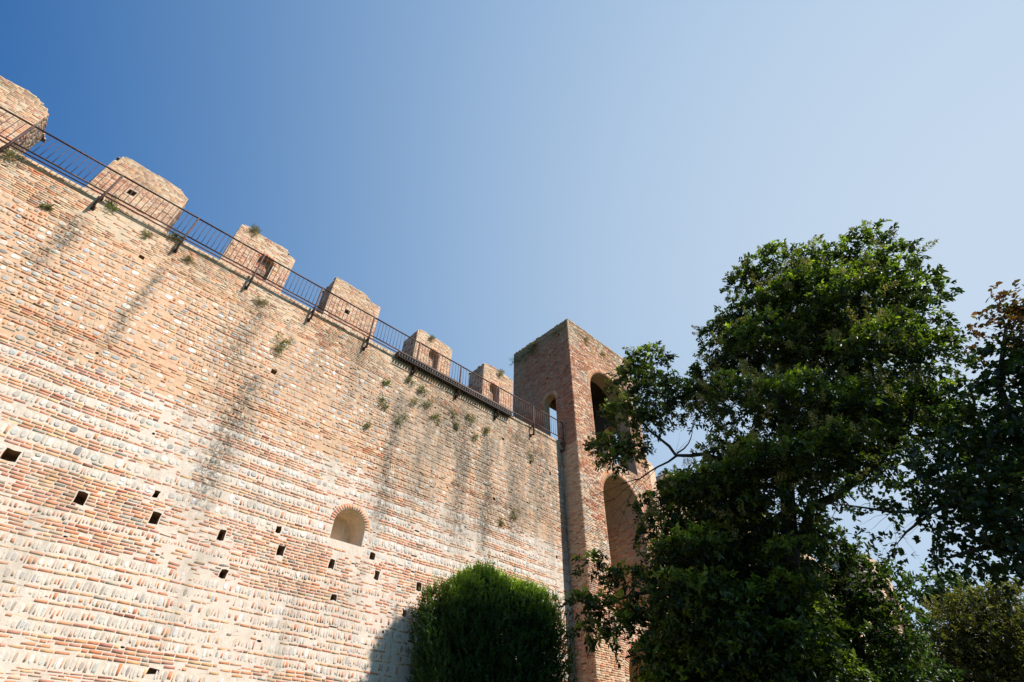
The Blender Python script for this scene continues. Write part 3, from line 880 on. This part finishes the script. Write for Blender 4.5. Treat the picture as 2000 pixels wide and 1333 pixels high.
holly = [(16.38, 4.54, 5.57, 0.47), (16.44, 4.35, 5.03, 0.65), (16.53, 3.96, 4.43, 0.69), (16.66, 3.38, 4.27, 0.4), (16.27, 4.93, 4.44, 0.85), (16.51, 4.05, 3.62, 0.86), (16.24, 5.04, 3.43, 1.08), (18.58, 5.57, 3.89, 1.23), (16.61, 3.62, 3.05, 0.63), (16.42, 4.42, 2.68, 1.02), (18.77, 4.89, 2.99, 1.16), (16.62, 3.59, 2.39, 0.49), (16.02, 5.69, 2.22, 1.17), (18.32, 6.39, 2.6, 1.32), (16.45, 4.3, 1.93, 0.86), (18.82, 4.7, 2.3, 0.97), (16.14, 5.34, 1.37, 1.35), (18.39, 6.18, 1.59, 1.53)]
beech = [(8.92, -1.16, 5.43, 0.2), (8.9, -1.33, 5.35, 0.28), (8.94, -1.05, 5.67, 0.08), (8.93, -1.11, 5.0, 0.33), (8.96, -0.82, 5.11, 0.2), (8.97, -0.78, 4.73, 0.3), (8.97, -0.79, 4.36, 0.36), (8.99, -0.47, 4.5, 0.22), (9.0, -0.14, 4.4, 0.21), (8.99, -0.45, 4.11, 0.43), (9.0, 0.06, 3.83, 0.44), (8.98, 0.56, 3.7, 0.34), (9.0, -0.25, 3.46, 0.62), (11.39, -0.39, 4.34, 0.77), (8.99, 0.32, 3.3, 0.57), (11.39, 0.34, 4.11, 0.7), (8.95, 0.92, 3.33, 0.41), (9.0, 0.25, 2.77, 0.6), (11.4, 0.26, 3.54, 0.75), (8.97, 0.78, 2.84, 0.46), (8.92, 1.17, 3.13, 0.19), (8.87, 1.5, 3.1, 0.17), (8.99, 0.43, 2.22, 0.38), (8.97, 0.79, 2.37, 0.33), (8.93, 1.09, 2.57, 0.21), (8.97, 0.78, 2.05, 0.18), (8.98, 0.55, 1.95, 0.19), (8.85, 1.61, 3.25, 0.14), (8.88, 1.47, 2.72, 0.07), (8.83, 1.77, 2.86, 0.07), (8.89, 1.43, 2.47, 0.06), (8.92, 1.16, 2.28, 0.1), (8.93, -1.14, 4.32, 0.62), (11.29, -1.56, 5.51, 0.77), (8.98, -0.66, 3.29, 0.72), (11.37, -0.8, 4.19, 0.89), (9.0, -0.11, 2.4, 0.62), (11.4, -0.21, 3.07, 0.77), (8.87, -1.51, 4.99, 0.43)]
far1 = [(33.65, 4.86, 7.61, 0.81), (33.53, 5.61, 7.85, 0.46), (33.72, 4.34, 7.18, 0.74), (33.63, 5.02, 6.83, 1.12), (33.53, 5.65, 6.81, 0.75)]
far2 = [(24.86, 2.63, 4.79, 0.88), (24.93, 1.88, 4.75, 0.86), (24.72, 3.73, 4.3, 1.07), (24.82, 3.01, 3.76, 1.37), (27.22, 3.1, 4.08, 1.49), (24.61, 4.43, 3.45, 1.05), (24.91, 2.14, 3.38, 1.47), (27.31, 2.19, 3.62, 1.6), (24.65, 4.15, 2.56, 1.51), (27.04, 4.42, 2.89, 1.65), (24.83, 2.94, 2.35, 1.45), (27.24, 2.96, 2.7, 1.57), (24.44, 5.25, 2.92, 0.88)]
p_trunk = [(12.89, 5.47, 0.36), (13.1, 4.93, 2.5), (13.31, 4.35, 4.64), (13.47, 3.83, 6.56), (13.59, 3.38, 8.38), (13.65, 3.12, 9.78), (13.76, 2.56, 11.66)]
p_l1 = [(13.28, 4.43, 4.29), (13.51, 3.68, 5.27), (13.68, 3.0, 5.43), (13.87, 1.91, 5.98), (13.97, 0.93, 6.74), (14.0, 0.06, 8.16)]
p_l2 = [(13.51, 3.66, 7.29), (13.67, 3.02, 8.07), (13.83, 2.19, 8.59), (13.98, 0.83, 9.72), (14.0, -0.24, 11.94)]
p_l3 = [(13.42, 3.99, 6.17), (13.16, 4.77, 6.5), (12.8, 5.67, 7.23), (12.47, 6.37, 7.33), (12.31, 6.66, 7.93), (12.1, 7.04, 8.61), (12.04, 7.14, 9.92)]
p_l3b = [(12.48, 6.34, 7.32), (12.2, 6.87, 7.05), (11.92, 7.35, 6.75), (11.63, 7.79, 6.65)]
p_l3c = [(12.49, 6.33, 7.39), (12.66, 5.98, 7.65), (12.73, 5.82, 7.98)]
p_l4 = [(13.35, 4.2, 5.25), (13.02, 5.15, 4.64), (12.5, 6.31, 3.93), (11.66, 7.75, 3.68), (10.96, 8.7, 3.37)]
p_l5 = [(13.59, 3.38, 8.38), (13.52, 3.63, 9.61), (13.44, 3.94, 11.24)]
tw1 = [(11.92, 7.35, 6.75), (11.47, 8.02, 6.2), (10.93, 8.74, 5.88)]
tw2 = [(11.88, 7.41, 6.74), (11.61, 7.83, 5.81), (11.44, 8.07, 5.12)]
tw3 = [(11.71, 7.67, 6.66), (11.32, 8.24, 6.46), (10.9, 8.79, 6.11)]
tw4 = [(12.2, 6.87, 7.05), (11.81, 7.52, 6.38), (11.35, 8.19, 5.62)]
b_trunk = [(8.97, 0.77, 0.23), (9.0, 0.27, 1.31), (9.0, -0.17, 2.33), (8.97, -0.68, 3.51), (8.9, -1.32, 4.84)]
b_l1 = [(9.0, 0.04, 1.79), (9.0, 0.22, 2.43), (8.99, 0.42, 3.1), (8.96, 0.89, 3.4)]
b_l2 = [(8.99, -0.34, 2.72), (8.99, -0.37, 3.64), (8.98, -0.55, 4.41), (8.94, -1.04, 5.16)]
b_l3 = [(9.0, 0.22, 2.43), (8.98, 0.66, 2.4), (8.94, 1.07, 2.36)]
b_l4 = [(8.99, 0.42, 3.1), (8.95, 0.96, 2.96), (8.89, 1.41, 3.08), (8.78, 1.98, 3.34)]
b_l5 = [(8.95, 0.96, 2.96), (8.9, 1.36, 2.77), (8.87, 1.5, 2.66)]
h_trunk = [(16.12, 5.39, 0.44), (16.29, 4.86, 2.38), (16.47, 4.21, 4.73)]
wire = [(8.74, 2.15, 3.26), (8.75, 2.09, 2.77)]

GREENS = [(.014,.027,.007),(.022,.038,.009),(.038,.058,.012),(.066,.088,.018)]
t = empty('privet_tree', (*p_trunk[0][:2], GZ), 'tall glossy-leaved evergreen tree with pale seed heads in front of the brick tower', 'tree')
tk = MB()
base = (p_trunk[0][0]-.05, p_trunk[0][1]+.1, GZ-.05)
tk.tube([base] + p_trunk, [.30,.24,.21,.18,.16,.12,.09,.05], 10, jit=.08)
for pts, r0, r1 in ((p_l1,.13,.03),(p_l2,.1,.03),(p_l3,.075,.018),(p_l3b,.035,.012),(p_l3c,.025,.010),(p_l4,.09,.02),(p_l5,.08,.03),(tw1,.010,.004),(tw2,.009,.003),(tw3,.008,.003),(tw4,.010,.003)):
    mid = []
    for i in range(len(pts)-1):
        a, b = Vector(pts[i]), Vector(pts[i+1])
        mid += [a, (a+b)/2 + Vector([random.uniform(-1,1) for _ in range(3)])*(b-a).length*.06]
    mid.append(Vector(pts[-1]))
    tk.tube(mid, [r0 + (r1-r0)*i/(len(mid)-1) for i in range(len(mid))], 6, jit=.1)
def bare_twigs(mb, start, d, n, L, r):
    for k in range(n):
        p = Vector(start); q = (Vector(d) + Vector([random.uniform(-.7,.7) for _ in range(3)])).normalized()
        pts = [p]
        for s in range(5):
            q = (q + Vector([random.uniform(-.3,.3) for _ in range(3)]) + Vector((0,0,-.06))).normalized()
            p = p + q*L/5*random.uniform(.7,1.3); pts.append(p)
        mb.tube(pts, [r*(1-.16*i) for i in range(6)], 3)
for s in (p_l3b[-1], p_l3b[-2], tw1[1], tw2[1], tw4[1], tw3[1]):
    bare_twigs(tk, s, (-.3,.35,-.25), 5, .8, .005)
bare_twigs(tk, p_l3[3], (.1,-.3,.4), 5, .7, .006); bare_twigs(tk, p_l3[4], (-.3,.3,.3), 5, .8, .006)
tk2 = MB()
cr = MB()
clumps(cr, privet, 860, (.145,.058), GREENS, twig=.30, lit_tips=(.42,.50,.07), droop=.3, twb=tk2, under=.6, squash=.8, outbias=2.8)
for c in privet:
    k = max(1, int(3*c[3]))
    bare_twigs(tk, (c[0], c[1], c[2]), (random.uniform(-1,1), random.uniform(-1,1), .5), k*2, c[3]*1.3, .008)
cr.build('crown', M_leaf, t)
tk.add(np.concatenate(tk2.v), tk2.f, (.1,.1,.1))
tk.build('trunk', M_bark, t)
fl = MB()
sp = []
for i, (cx, cy, cz, r) in enumerate(privet):
    if cz < 4.5: continue
    for k in range(int(26*r*r) + 1):
        d = unit(rng.normal(size=(1, 3)) + np.array([[-.5, -.2, .5]]))[0]
        if random.random() < .33 + .5*(math.sin(i*2.3) > .3): sp.append((cx + d[0]*r*1.05, cy + d[1]*r*1.05, cz + d[2]*r*.95))
sprays(fl, sp, .42, [(.30,.25,.10),(.25,.22,.08),(.36,.28,.14),(.18,.19,.06)], n=90)
fl.build('seed_heads', M_dry, t)

t = empty('magnolia_tree', (*h_trunk[0][:2], GZ), 'lower dark evergreen with stiff glossy leaves behind the trunk of the tall tree', 'tree')
cr = MB(); clumps(cr, holly, 520, (.15,.062), [(.024,.045,.012),(.034,.062,.015),(.05,.075,.02)], twig=.3, lit_tips=(.12,.13,.035), droop=.1)
cr.build('crown', M_leaf, t)
tk = MB(); tk.tube([(h_trunk[0][0], h_trunk[0][1], GZ-.05)] + h_trunk, [.22,.18,.13,.06], 8, jit=.08)
for c in holly: bare_twigs(tk, h_trunk[1], Vector(c[:3]) - Vector(h_trunk[1]), 1, (Vector(c[:3]) - Vector(h_trunk[1])).length, .05)
tk.build('trunk', M_bark, t)

t = empty('copper_beech', (b_trunk[0][0]+.3, b_trunk[0][1]+.3, GZ), 'broad-leaved tree with coppery young leaves on its top at the right edge', 'tree')
lowc = [c for c in beech if c[2] < 4.9]; topc = [c for c in beech if c[2] >= 4.9]
cr = MB()
clumps(cr, lowc, 760, (.085,.058), [(.016,.034,.012),(.022,.045,.014),(.035,.05,.018)], twig=.26, droop=.45, lit_tips=(.06,.08,.02), leaves_per=8)
clumps(cr, topc, 900, (.080,.054), [(.15,.055,.026),(.12,.050,.024),(.10,.055,.024),(.05,.05,.018),(.11,.075,.03)], twig=.26, droop=.3, leaves_per=8)
cr.build('crown', M_leaf, t)
tk = MB(); tk.tube([(b_trunk[0][0]+.3, b_trunk[0][1]+.3, GZ-.05)] + b_trunk, [.24,.2,.17,.13,.1,.05], 9, jit=.08)
for pts, r0, r1 in ((b_l1,.09,.03),(b_l2,.07,.02),(b_l3,.05,.015),(b_l4,.045,.008),(b_l5,.02,.006)):
    tk.tube(pts, [r0 + (r1-r0)*i/(len(pts)-1) for i in range(len(pts))], 6, jit=.1)
for c in beech: bare_twigs(tk, c[:3], (random.uniform(-1,1), random.uniform(-1,1), random.uniform(-.3,.8)), 3, c[3]*1.4, .006)
for s in (b_l4[-1], b_l4[-2], b_l5[0], b_l5[-1]): bare_twigs(tk, s, (-.2,.6,-.5), 4, .7, .004)
tk.build('trunk', M_bark, t)

t = empty('pine_tree', (far1[0][0], far1[0][1], GZ), 'small hazy blue-green treetop far off below the sky gap at lower right', 'tree')
cr = MB(); clumps(cr, far1, 150, (.30,.13), [(.045,.075,.035),(.035,.06,.03)], twig=.6, lit_tips=(.10,.15,.05), droop=.1)
cr.build('crown', M_leaf_soft, t)
tk = MB(); tk.tube([(far1[0][0],far1[0][1],GZ-.05),(far1[0][0],far1[0][1],far1[0][2]+.5)], [.35,.1], 8); tk.build('trunk', M_bark, t)
t = empty('olive_tree', (far2[3][0], far2[3][1], GZ), 'wide olive-brown tree filling the lower right corner behind the darker trees', 'tree')
cr = MB(); clumps(cr, far2, 480, (.17,.06), [(.075,.070,.026),(.06,.065,.024),(.095,.080,.034)], twig=.5, lit_tips=(.19,.17,.07), droop=.1)
cr.build('crown', M_leaf_soft, t)
tk = MB(); tk.tube([(far2[3][0],far2[3][1],GZ-.05),(far2[3][0],far2[3][1],far2[3][2])], [.35,.15], 8); tk.build('trunk', M_bark, t)

# unseen tree added beyond the right edge to shade the lower trees
t = empty('shade_tree', (16.5, -7, GZ), 'large unseen tree added outside the right edge of the view to shade the other trees', 'tree')
cr = MB(); tk = MB()
cl = [(random.uniform(14.0, 19.5), random.uniform(-9.5, -6.0), random.uniform(3, 11.8), random.uniform(1.0, 1.4)) for k in range(56)]
clumps(cr, cl, 300, (.22,.12), GREENS, twig=.45, lit_tips=(.10,.13,.03))
cr.build('crown', M_leaf, t)
tk.tube([(16.5,-7,GZ-.05),(16.4,-7,3),(16.6,-7.1,8),(16.5,-7,12)], [.45,.36,.2,.06], 9, jit=.08)
for c in cl[::2]: tk.tube([(16.5,-7,c[2]*.5+.5), ((16.5+c[0])/2,(c[1]-7)/2,c[2]*.8), c[:3]], [.12,.07,.03], 6)
tk.build('trunk', M_bark, t)

# ------------------------------------------------------------------ clipped laurel against the wall
SB = (11.42, 12.95)
t = empty('laurel_bush', (*SB, GZ), 'dense dark green bush with a sunlit domed top growing against the foot of the wall', 'bush')
cr = MB()
def bush_pt(n, k=1.0):
    a = rng.uniform(0, 2*math.pi, n); s = rng.uniform(0, 1, n); s = np.where(rng.uniform(0, 1, n) < .12, rng.uniform(.93, 1, n), s)
    top = 4.80
    zz = GZ + .2 + (top - GZ - .2) * s**.75
    tt = np.clip((zz - 3.3) / (top - 3.3), 0, 1)
    rr = np.clip(1 - tt**4.2, 0, 1) ** .5
    lump = 1 + .06*np.sin(a*5 + zz*1.7) + .05*np.sin(a*11 + zz*3)
    ux = np.sign(np.cos(a)) * np.abs(np.cos(a))**.75; uy = np.sign(np.sin(a)) * np.abs(np.sin(a))**.75
    fill = rng.uniform(0, 1, n) ** np.where(tt > .75, .6, .25) * k
    x = SB[0] + 2.5 * rr * ux * lump * fill; y = SB[1] + 1.42 * rr * uy * lump * fill
    zz = zz + .14*np.sin(x*3.1) + .11*np.sin(x*7.3 + 1)
    return np.stack([x, y, zz], axis=1), np.stack([ux*(1-tt), uy*(1-tt), tt*1.2], axis=1)
nt_w = 13000
o, d = bush_pt(nt_w)
keep = (o[:, 2] > .6) | (rng.uniform(0, 1, nt_w) < .35)
o, d = o[keep], d[keep]; n = len(o)
td = unit(d*.45 + rng.normal(size=(n, 3))*.28 + np.array([0, 0, 1.0]))
m = 9
tl = rng.uniform(.12, .38, (n, 1)); tl[rng.uniform(0, 1, n) < .03] *= 1.7
T = np.tile(np.linspace(.1, 1, m), n).reshape(-1, 1)
O = np.repeat(o, m, 0); D = np.repeat(td, m, 0); TL = np.repeat(tl, m, 0)
side = unit(np.cross(D, rng.normal(size=(n*m, 3))))
tc = np.repeat(tints(n, [(.022,.050,.010),(.030,.065,.012),(.040,.085,.015),(.018,.04,.010)], var=.25), m, 0)
lit = np.clip((O[:, 2:] - 3.5) / .9, 0, 1) * T
tc = tc*(1-lit*.8) + np.array([.36,.44,.05])*lit*.85  # new growth near the top, its tint raised to look sunlit
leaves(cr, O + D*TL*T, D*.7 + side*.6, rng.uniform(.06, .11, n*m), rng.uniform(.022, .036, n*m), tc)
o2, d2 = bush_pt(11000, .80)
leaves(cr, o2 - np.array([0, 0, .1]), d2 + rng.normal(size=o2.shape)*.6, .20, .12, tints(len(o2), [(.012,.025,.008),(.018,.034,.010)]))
o3, d3 = bush_pt(2600); o3 = o3[(o3[:, 2] > 3.9)]; n3 = len(o3)
for k in range(n3 // 3):
    L = random.uniform(.15, .45) if random.random() < .75 else random.uniform(.5, .8); m3 = 16
    tt = np.linspace(0, 1, m3).reshape(-1, 1); ax = np.array([random.uniform(-.15,.15), random.uniform(-.15,.15), 1])
    leaves(cr, o3[k] + ax*tt*L, rng.normal(size=(m3, 3)) + ax*1.2, .095*(1.2-tt[:, 0]*.6), .030, tints(m3, [(.26,.38,.05),(.17,.27,.035),(.30,.40,.06),(.12,.2,.03)]))  # new shoots on the top, leaf colour lifted for a sunlit look
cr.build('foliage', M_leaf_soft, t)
st = MB()
for k in range(16):
    a = random.uniform(0, 6.28); x = SB[0] + 1.9*math.cos(a); y = SB[1] + .9*math.sin(a)
    st.tube([(SB[0] + .6*math.cos(a), SB[1] + .4*math.sin(a), GZ-.05), (x, y, 1.5), (x + random.uniform(-.2,.2), y, 4.0)], [.06,.04,.015], 6)
st.build('stems', M_bark, t)

# ------------------------------------------------------------------ weeds rooted in the masonry
def weed(x, y, z, s, kind, label, nrm=(0,-1,0), name='wall_weed', group='weeds growing out of the masonry', n=None, spread=(1,1)):
    mb = MB()
    n = n or int(70 + 200*s)
    nv = np.array(nrm, float)
    tang = np.cross(nv, (0,0,1.0))
    if kind == 'dry': pal = [(.30,.24,.12),(.24,.21,.11),(.34,.28,.16),(.18,.19,.08)]; lw = (.16, .012)
    elif kind == 'green': pal = [(.13,.16,.06),(.16,.18,.08),(.10,.13,.05),(.22,.20,.11)]; lw = (.085, .022)
    elif kind == 'dark': pal = [(.13,.14,.065),(.16,.15,.075),(.09,.11,.045),(.20,.17,.10)]; lw = (.08, .024)
    else: pal = [(.26,.23,.13),(.20,.20,.10),(.30,.25,.15),(.34,.29,.19)]; lw = (.10, .016)
    m = max(4, int(5 + 8*s))
    cq = np.clip(rng.normal(size=(m, 3)), -1.3, 1.3); cq[0] = 0
    cen = np.array([x, y, z]) + (tang*cq[:, :1]*.30*spread[0] + np.array([0,0,1.0])*cq[:, 1:2]*.32*spread[1])*s + nv*.01
    wt = rng.dirichlet(np.ones(m)*1.2)
    idx = rng.choice(m, n, p=wt)
    d = nv*rng.uniform(.1, .9, (n, 1)) + tang*rng.normal(size=(n, 1))*.6 + np.array([0,0,1.0])*(rng.normal(size=(n, 1))*.5 + (.35 if kind in ('green', 'dry') else -.25))
    stem = rng.uniform(0, 1, (n, 1)) * s * .30
    pos = cen[idx] + unit(d)*stem
    leaves(mb, pos, d + rng.normal(size=(n, 3))*.3, lw[0]*rng.uniform(.5, 1.3, n), lw[1]*rng.uniform(.6, 1.2, n), tints(n, pal, var=.25))
    for q_ in cen[1:]: mb.tube([(x, y, z), tuple(q_ + nv*.02)], [.006, .003], 3, (.12,.11,.06))
    mb.tube([(x, y, z), tuple(np.array([x, y, z]) + nv*s*.25)], [.012, .006], 4, (.15,.12,.07))
    o = mb.build(name, M_dry if kind in ('dry', 'pale') else M_leaf_soft)
    # put the origin at the root
    me = o.data
    me.transform(Matrix.Translation((-x, -y, -z))); o.location = (x, y, z)
    return tag(o, label, 'weed', group)
W = WY - .02
for a in (
 (-5.22, 12.72, .62, 'pale', 'large pale bushy weed under the railing at the far left end of the wall'),
 (-3.05, 12.88, .5, 'green', 'green tuft beside the bracket below the second merlon from the left'),
 (-1.28, 12.86, .42, 'green', 'green tuft at the railing just right of the second merlon from the left'),
 (-.62, 12.38, .3, 'pale', 'small pale weed below the railing between second and third merlons'),
 (-1.9, 12.45, .22, 'pale', 'tiny pale weed below the railing under the right corner of the second merlon'),
 (-4.0, 11.72, .2, 'dark', 'tiny dark weed beside a pit high on the wall at far left'),
 (2.9, 10.98, .5, 'green', 'bright green plant alone on open wall below the gap between third and fourth merlons'),
 (2.86, 10.66, .34, 'pale', 'grey-green tuft hanging right under the bright green lone plant'),
 (1.74, 12.08, .42, 'pale', 'dull dry weed below the third merlon, in the ragged course under the smooth top'),
 (6.95, 11.42, .42, 'green', 'upper left green tuft of the weedy patch, left of the first walkway bracket'),
 (6.86, 10.62, .48, 'dark', 'dark green clump at the left edge of the weedy patch, lower of two'),
 (7.95, 12.02, .45, 'dark', 'dark ivy clump directly below the first triangular walkway bracket'),
 (8.45, 11.82, .5, 'dark', 'dark ivy clump a step right of the first triangular walkway bracket'),
 (8.85, 11.35, .55, 'pale', 'dusty olive weed in the middle of the weedy patch'),
 (8.25, 11.15, .48, 'pale', 'dusty olive weed left of the middle of the weedy patch'),
 (9.25, 10.95, .42, 'dark', 'small dark weed low in the middle of the weedy patch'),
 (7.65, 10.15, .6, 'pale', 'broad dry weed hanging low at the bottom left of the weedy patch'),
 (9.95, 11.55, .5, 'pale', 'brownish weed under the second triangular walkway bracket'),
 (10.25, 11.05, .4, 'dark', 'dark weed below the brownish one, left of the plaster patch'),
 (10.95, 11.62, .38, 'green', 'small fresh green weed between second and third walkway brackets'),
 (11.85, 11.45, .62, 'dark', 'thick dark green clump left of the third walkway bracket'),
 (11.3, 10.9, .36, 'pale', 'thin pale weed lower left of the thick dark clump near the third bracket'),
 (13.55, 8.35, .36, 'pale', 'isolated pale weed halfway down the wall near the tower, upper of two'),
 (12.9, 7.75, .36, 'pale', 'isolated pale weed halfway down the wall above the bush, lower of two'),
 (6.5, 9.3, .3, 'pale', 'faint grey-green weed below and left of the weedy patch'),
 (14.6, 11.3, .4, 'pale', 'brownish weed under the last railing bay beside the tower'),
): weed(a[0], W, a[1], a[2], a[3], a[4])
weed(.55, 15.86, 16.42, .42, 'dry', 'yellow dry grass tuft on the top left of the third merlon', group=None, name='grass_tuft')
weed(13.75, 15.86, 16.3, .45, 'dry', 'yellowish dry weed drooping from the top of the merlon nearest the tower', group=None, name='grass_tuft', spread=(.7, 1.2))
weed(9.3, 15.86, 16.1, .3, 'dry', 'sparse yellow weed near the top of the fifth merlon', group=None, name='grass_tuft')
weed(16.82, 17.95, 20.25, .8, 'dark', 'dark green plant on the upper left corner of the tower', nrm=(-1,0,0), group='plants on top of the tower', name='wall_shrub')
weed(16.82, 16.75, 20.2, 1.1, 'dark', 'dark green bushy plant hanging below the rim on the shaded tower side', nrm=(-1,0,0), group='plants on top of the tower', name='wall_shrub', n=450, spread=(1.3,.8))
weed(16.82, 16.2, 20.45, .8, 'dark', 'moss-green plant under the rim in the middle of the shaded tower side', nrm=(-1,0,0), group='plants on top of the tower', name='wall_shrub', spread=(1.5,.5))
weed(16.82, 14.3, 20.35, .7, 'pale', 'brownish plant near the front corner of the shaded tower side', nrm=(-1,0,0), group='plants on top of the tower', name='wall_shrub', spread=(1.5,.5))
weed(18.4, 13.48, 20.2, .55, 'pale', 'pale weed under the rim on the sunlit tower front, left of the big arch', group='plants on top of the tower', name='wall_shrub')
weed(20.0, 13.48, 20.0, .4, 'pale', 'small pale weed under the rim on the sunlit tower front above the arch', group='plants on top of the tower', name='wall_shrub')
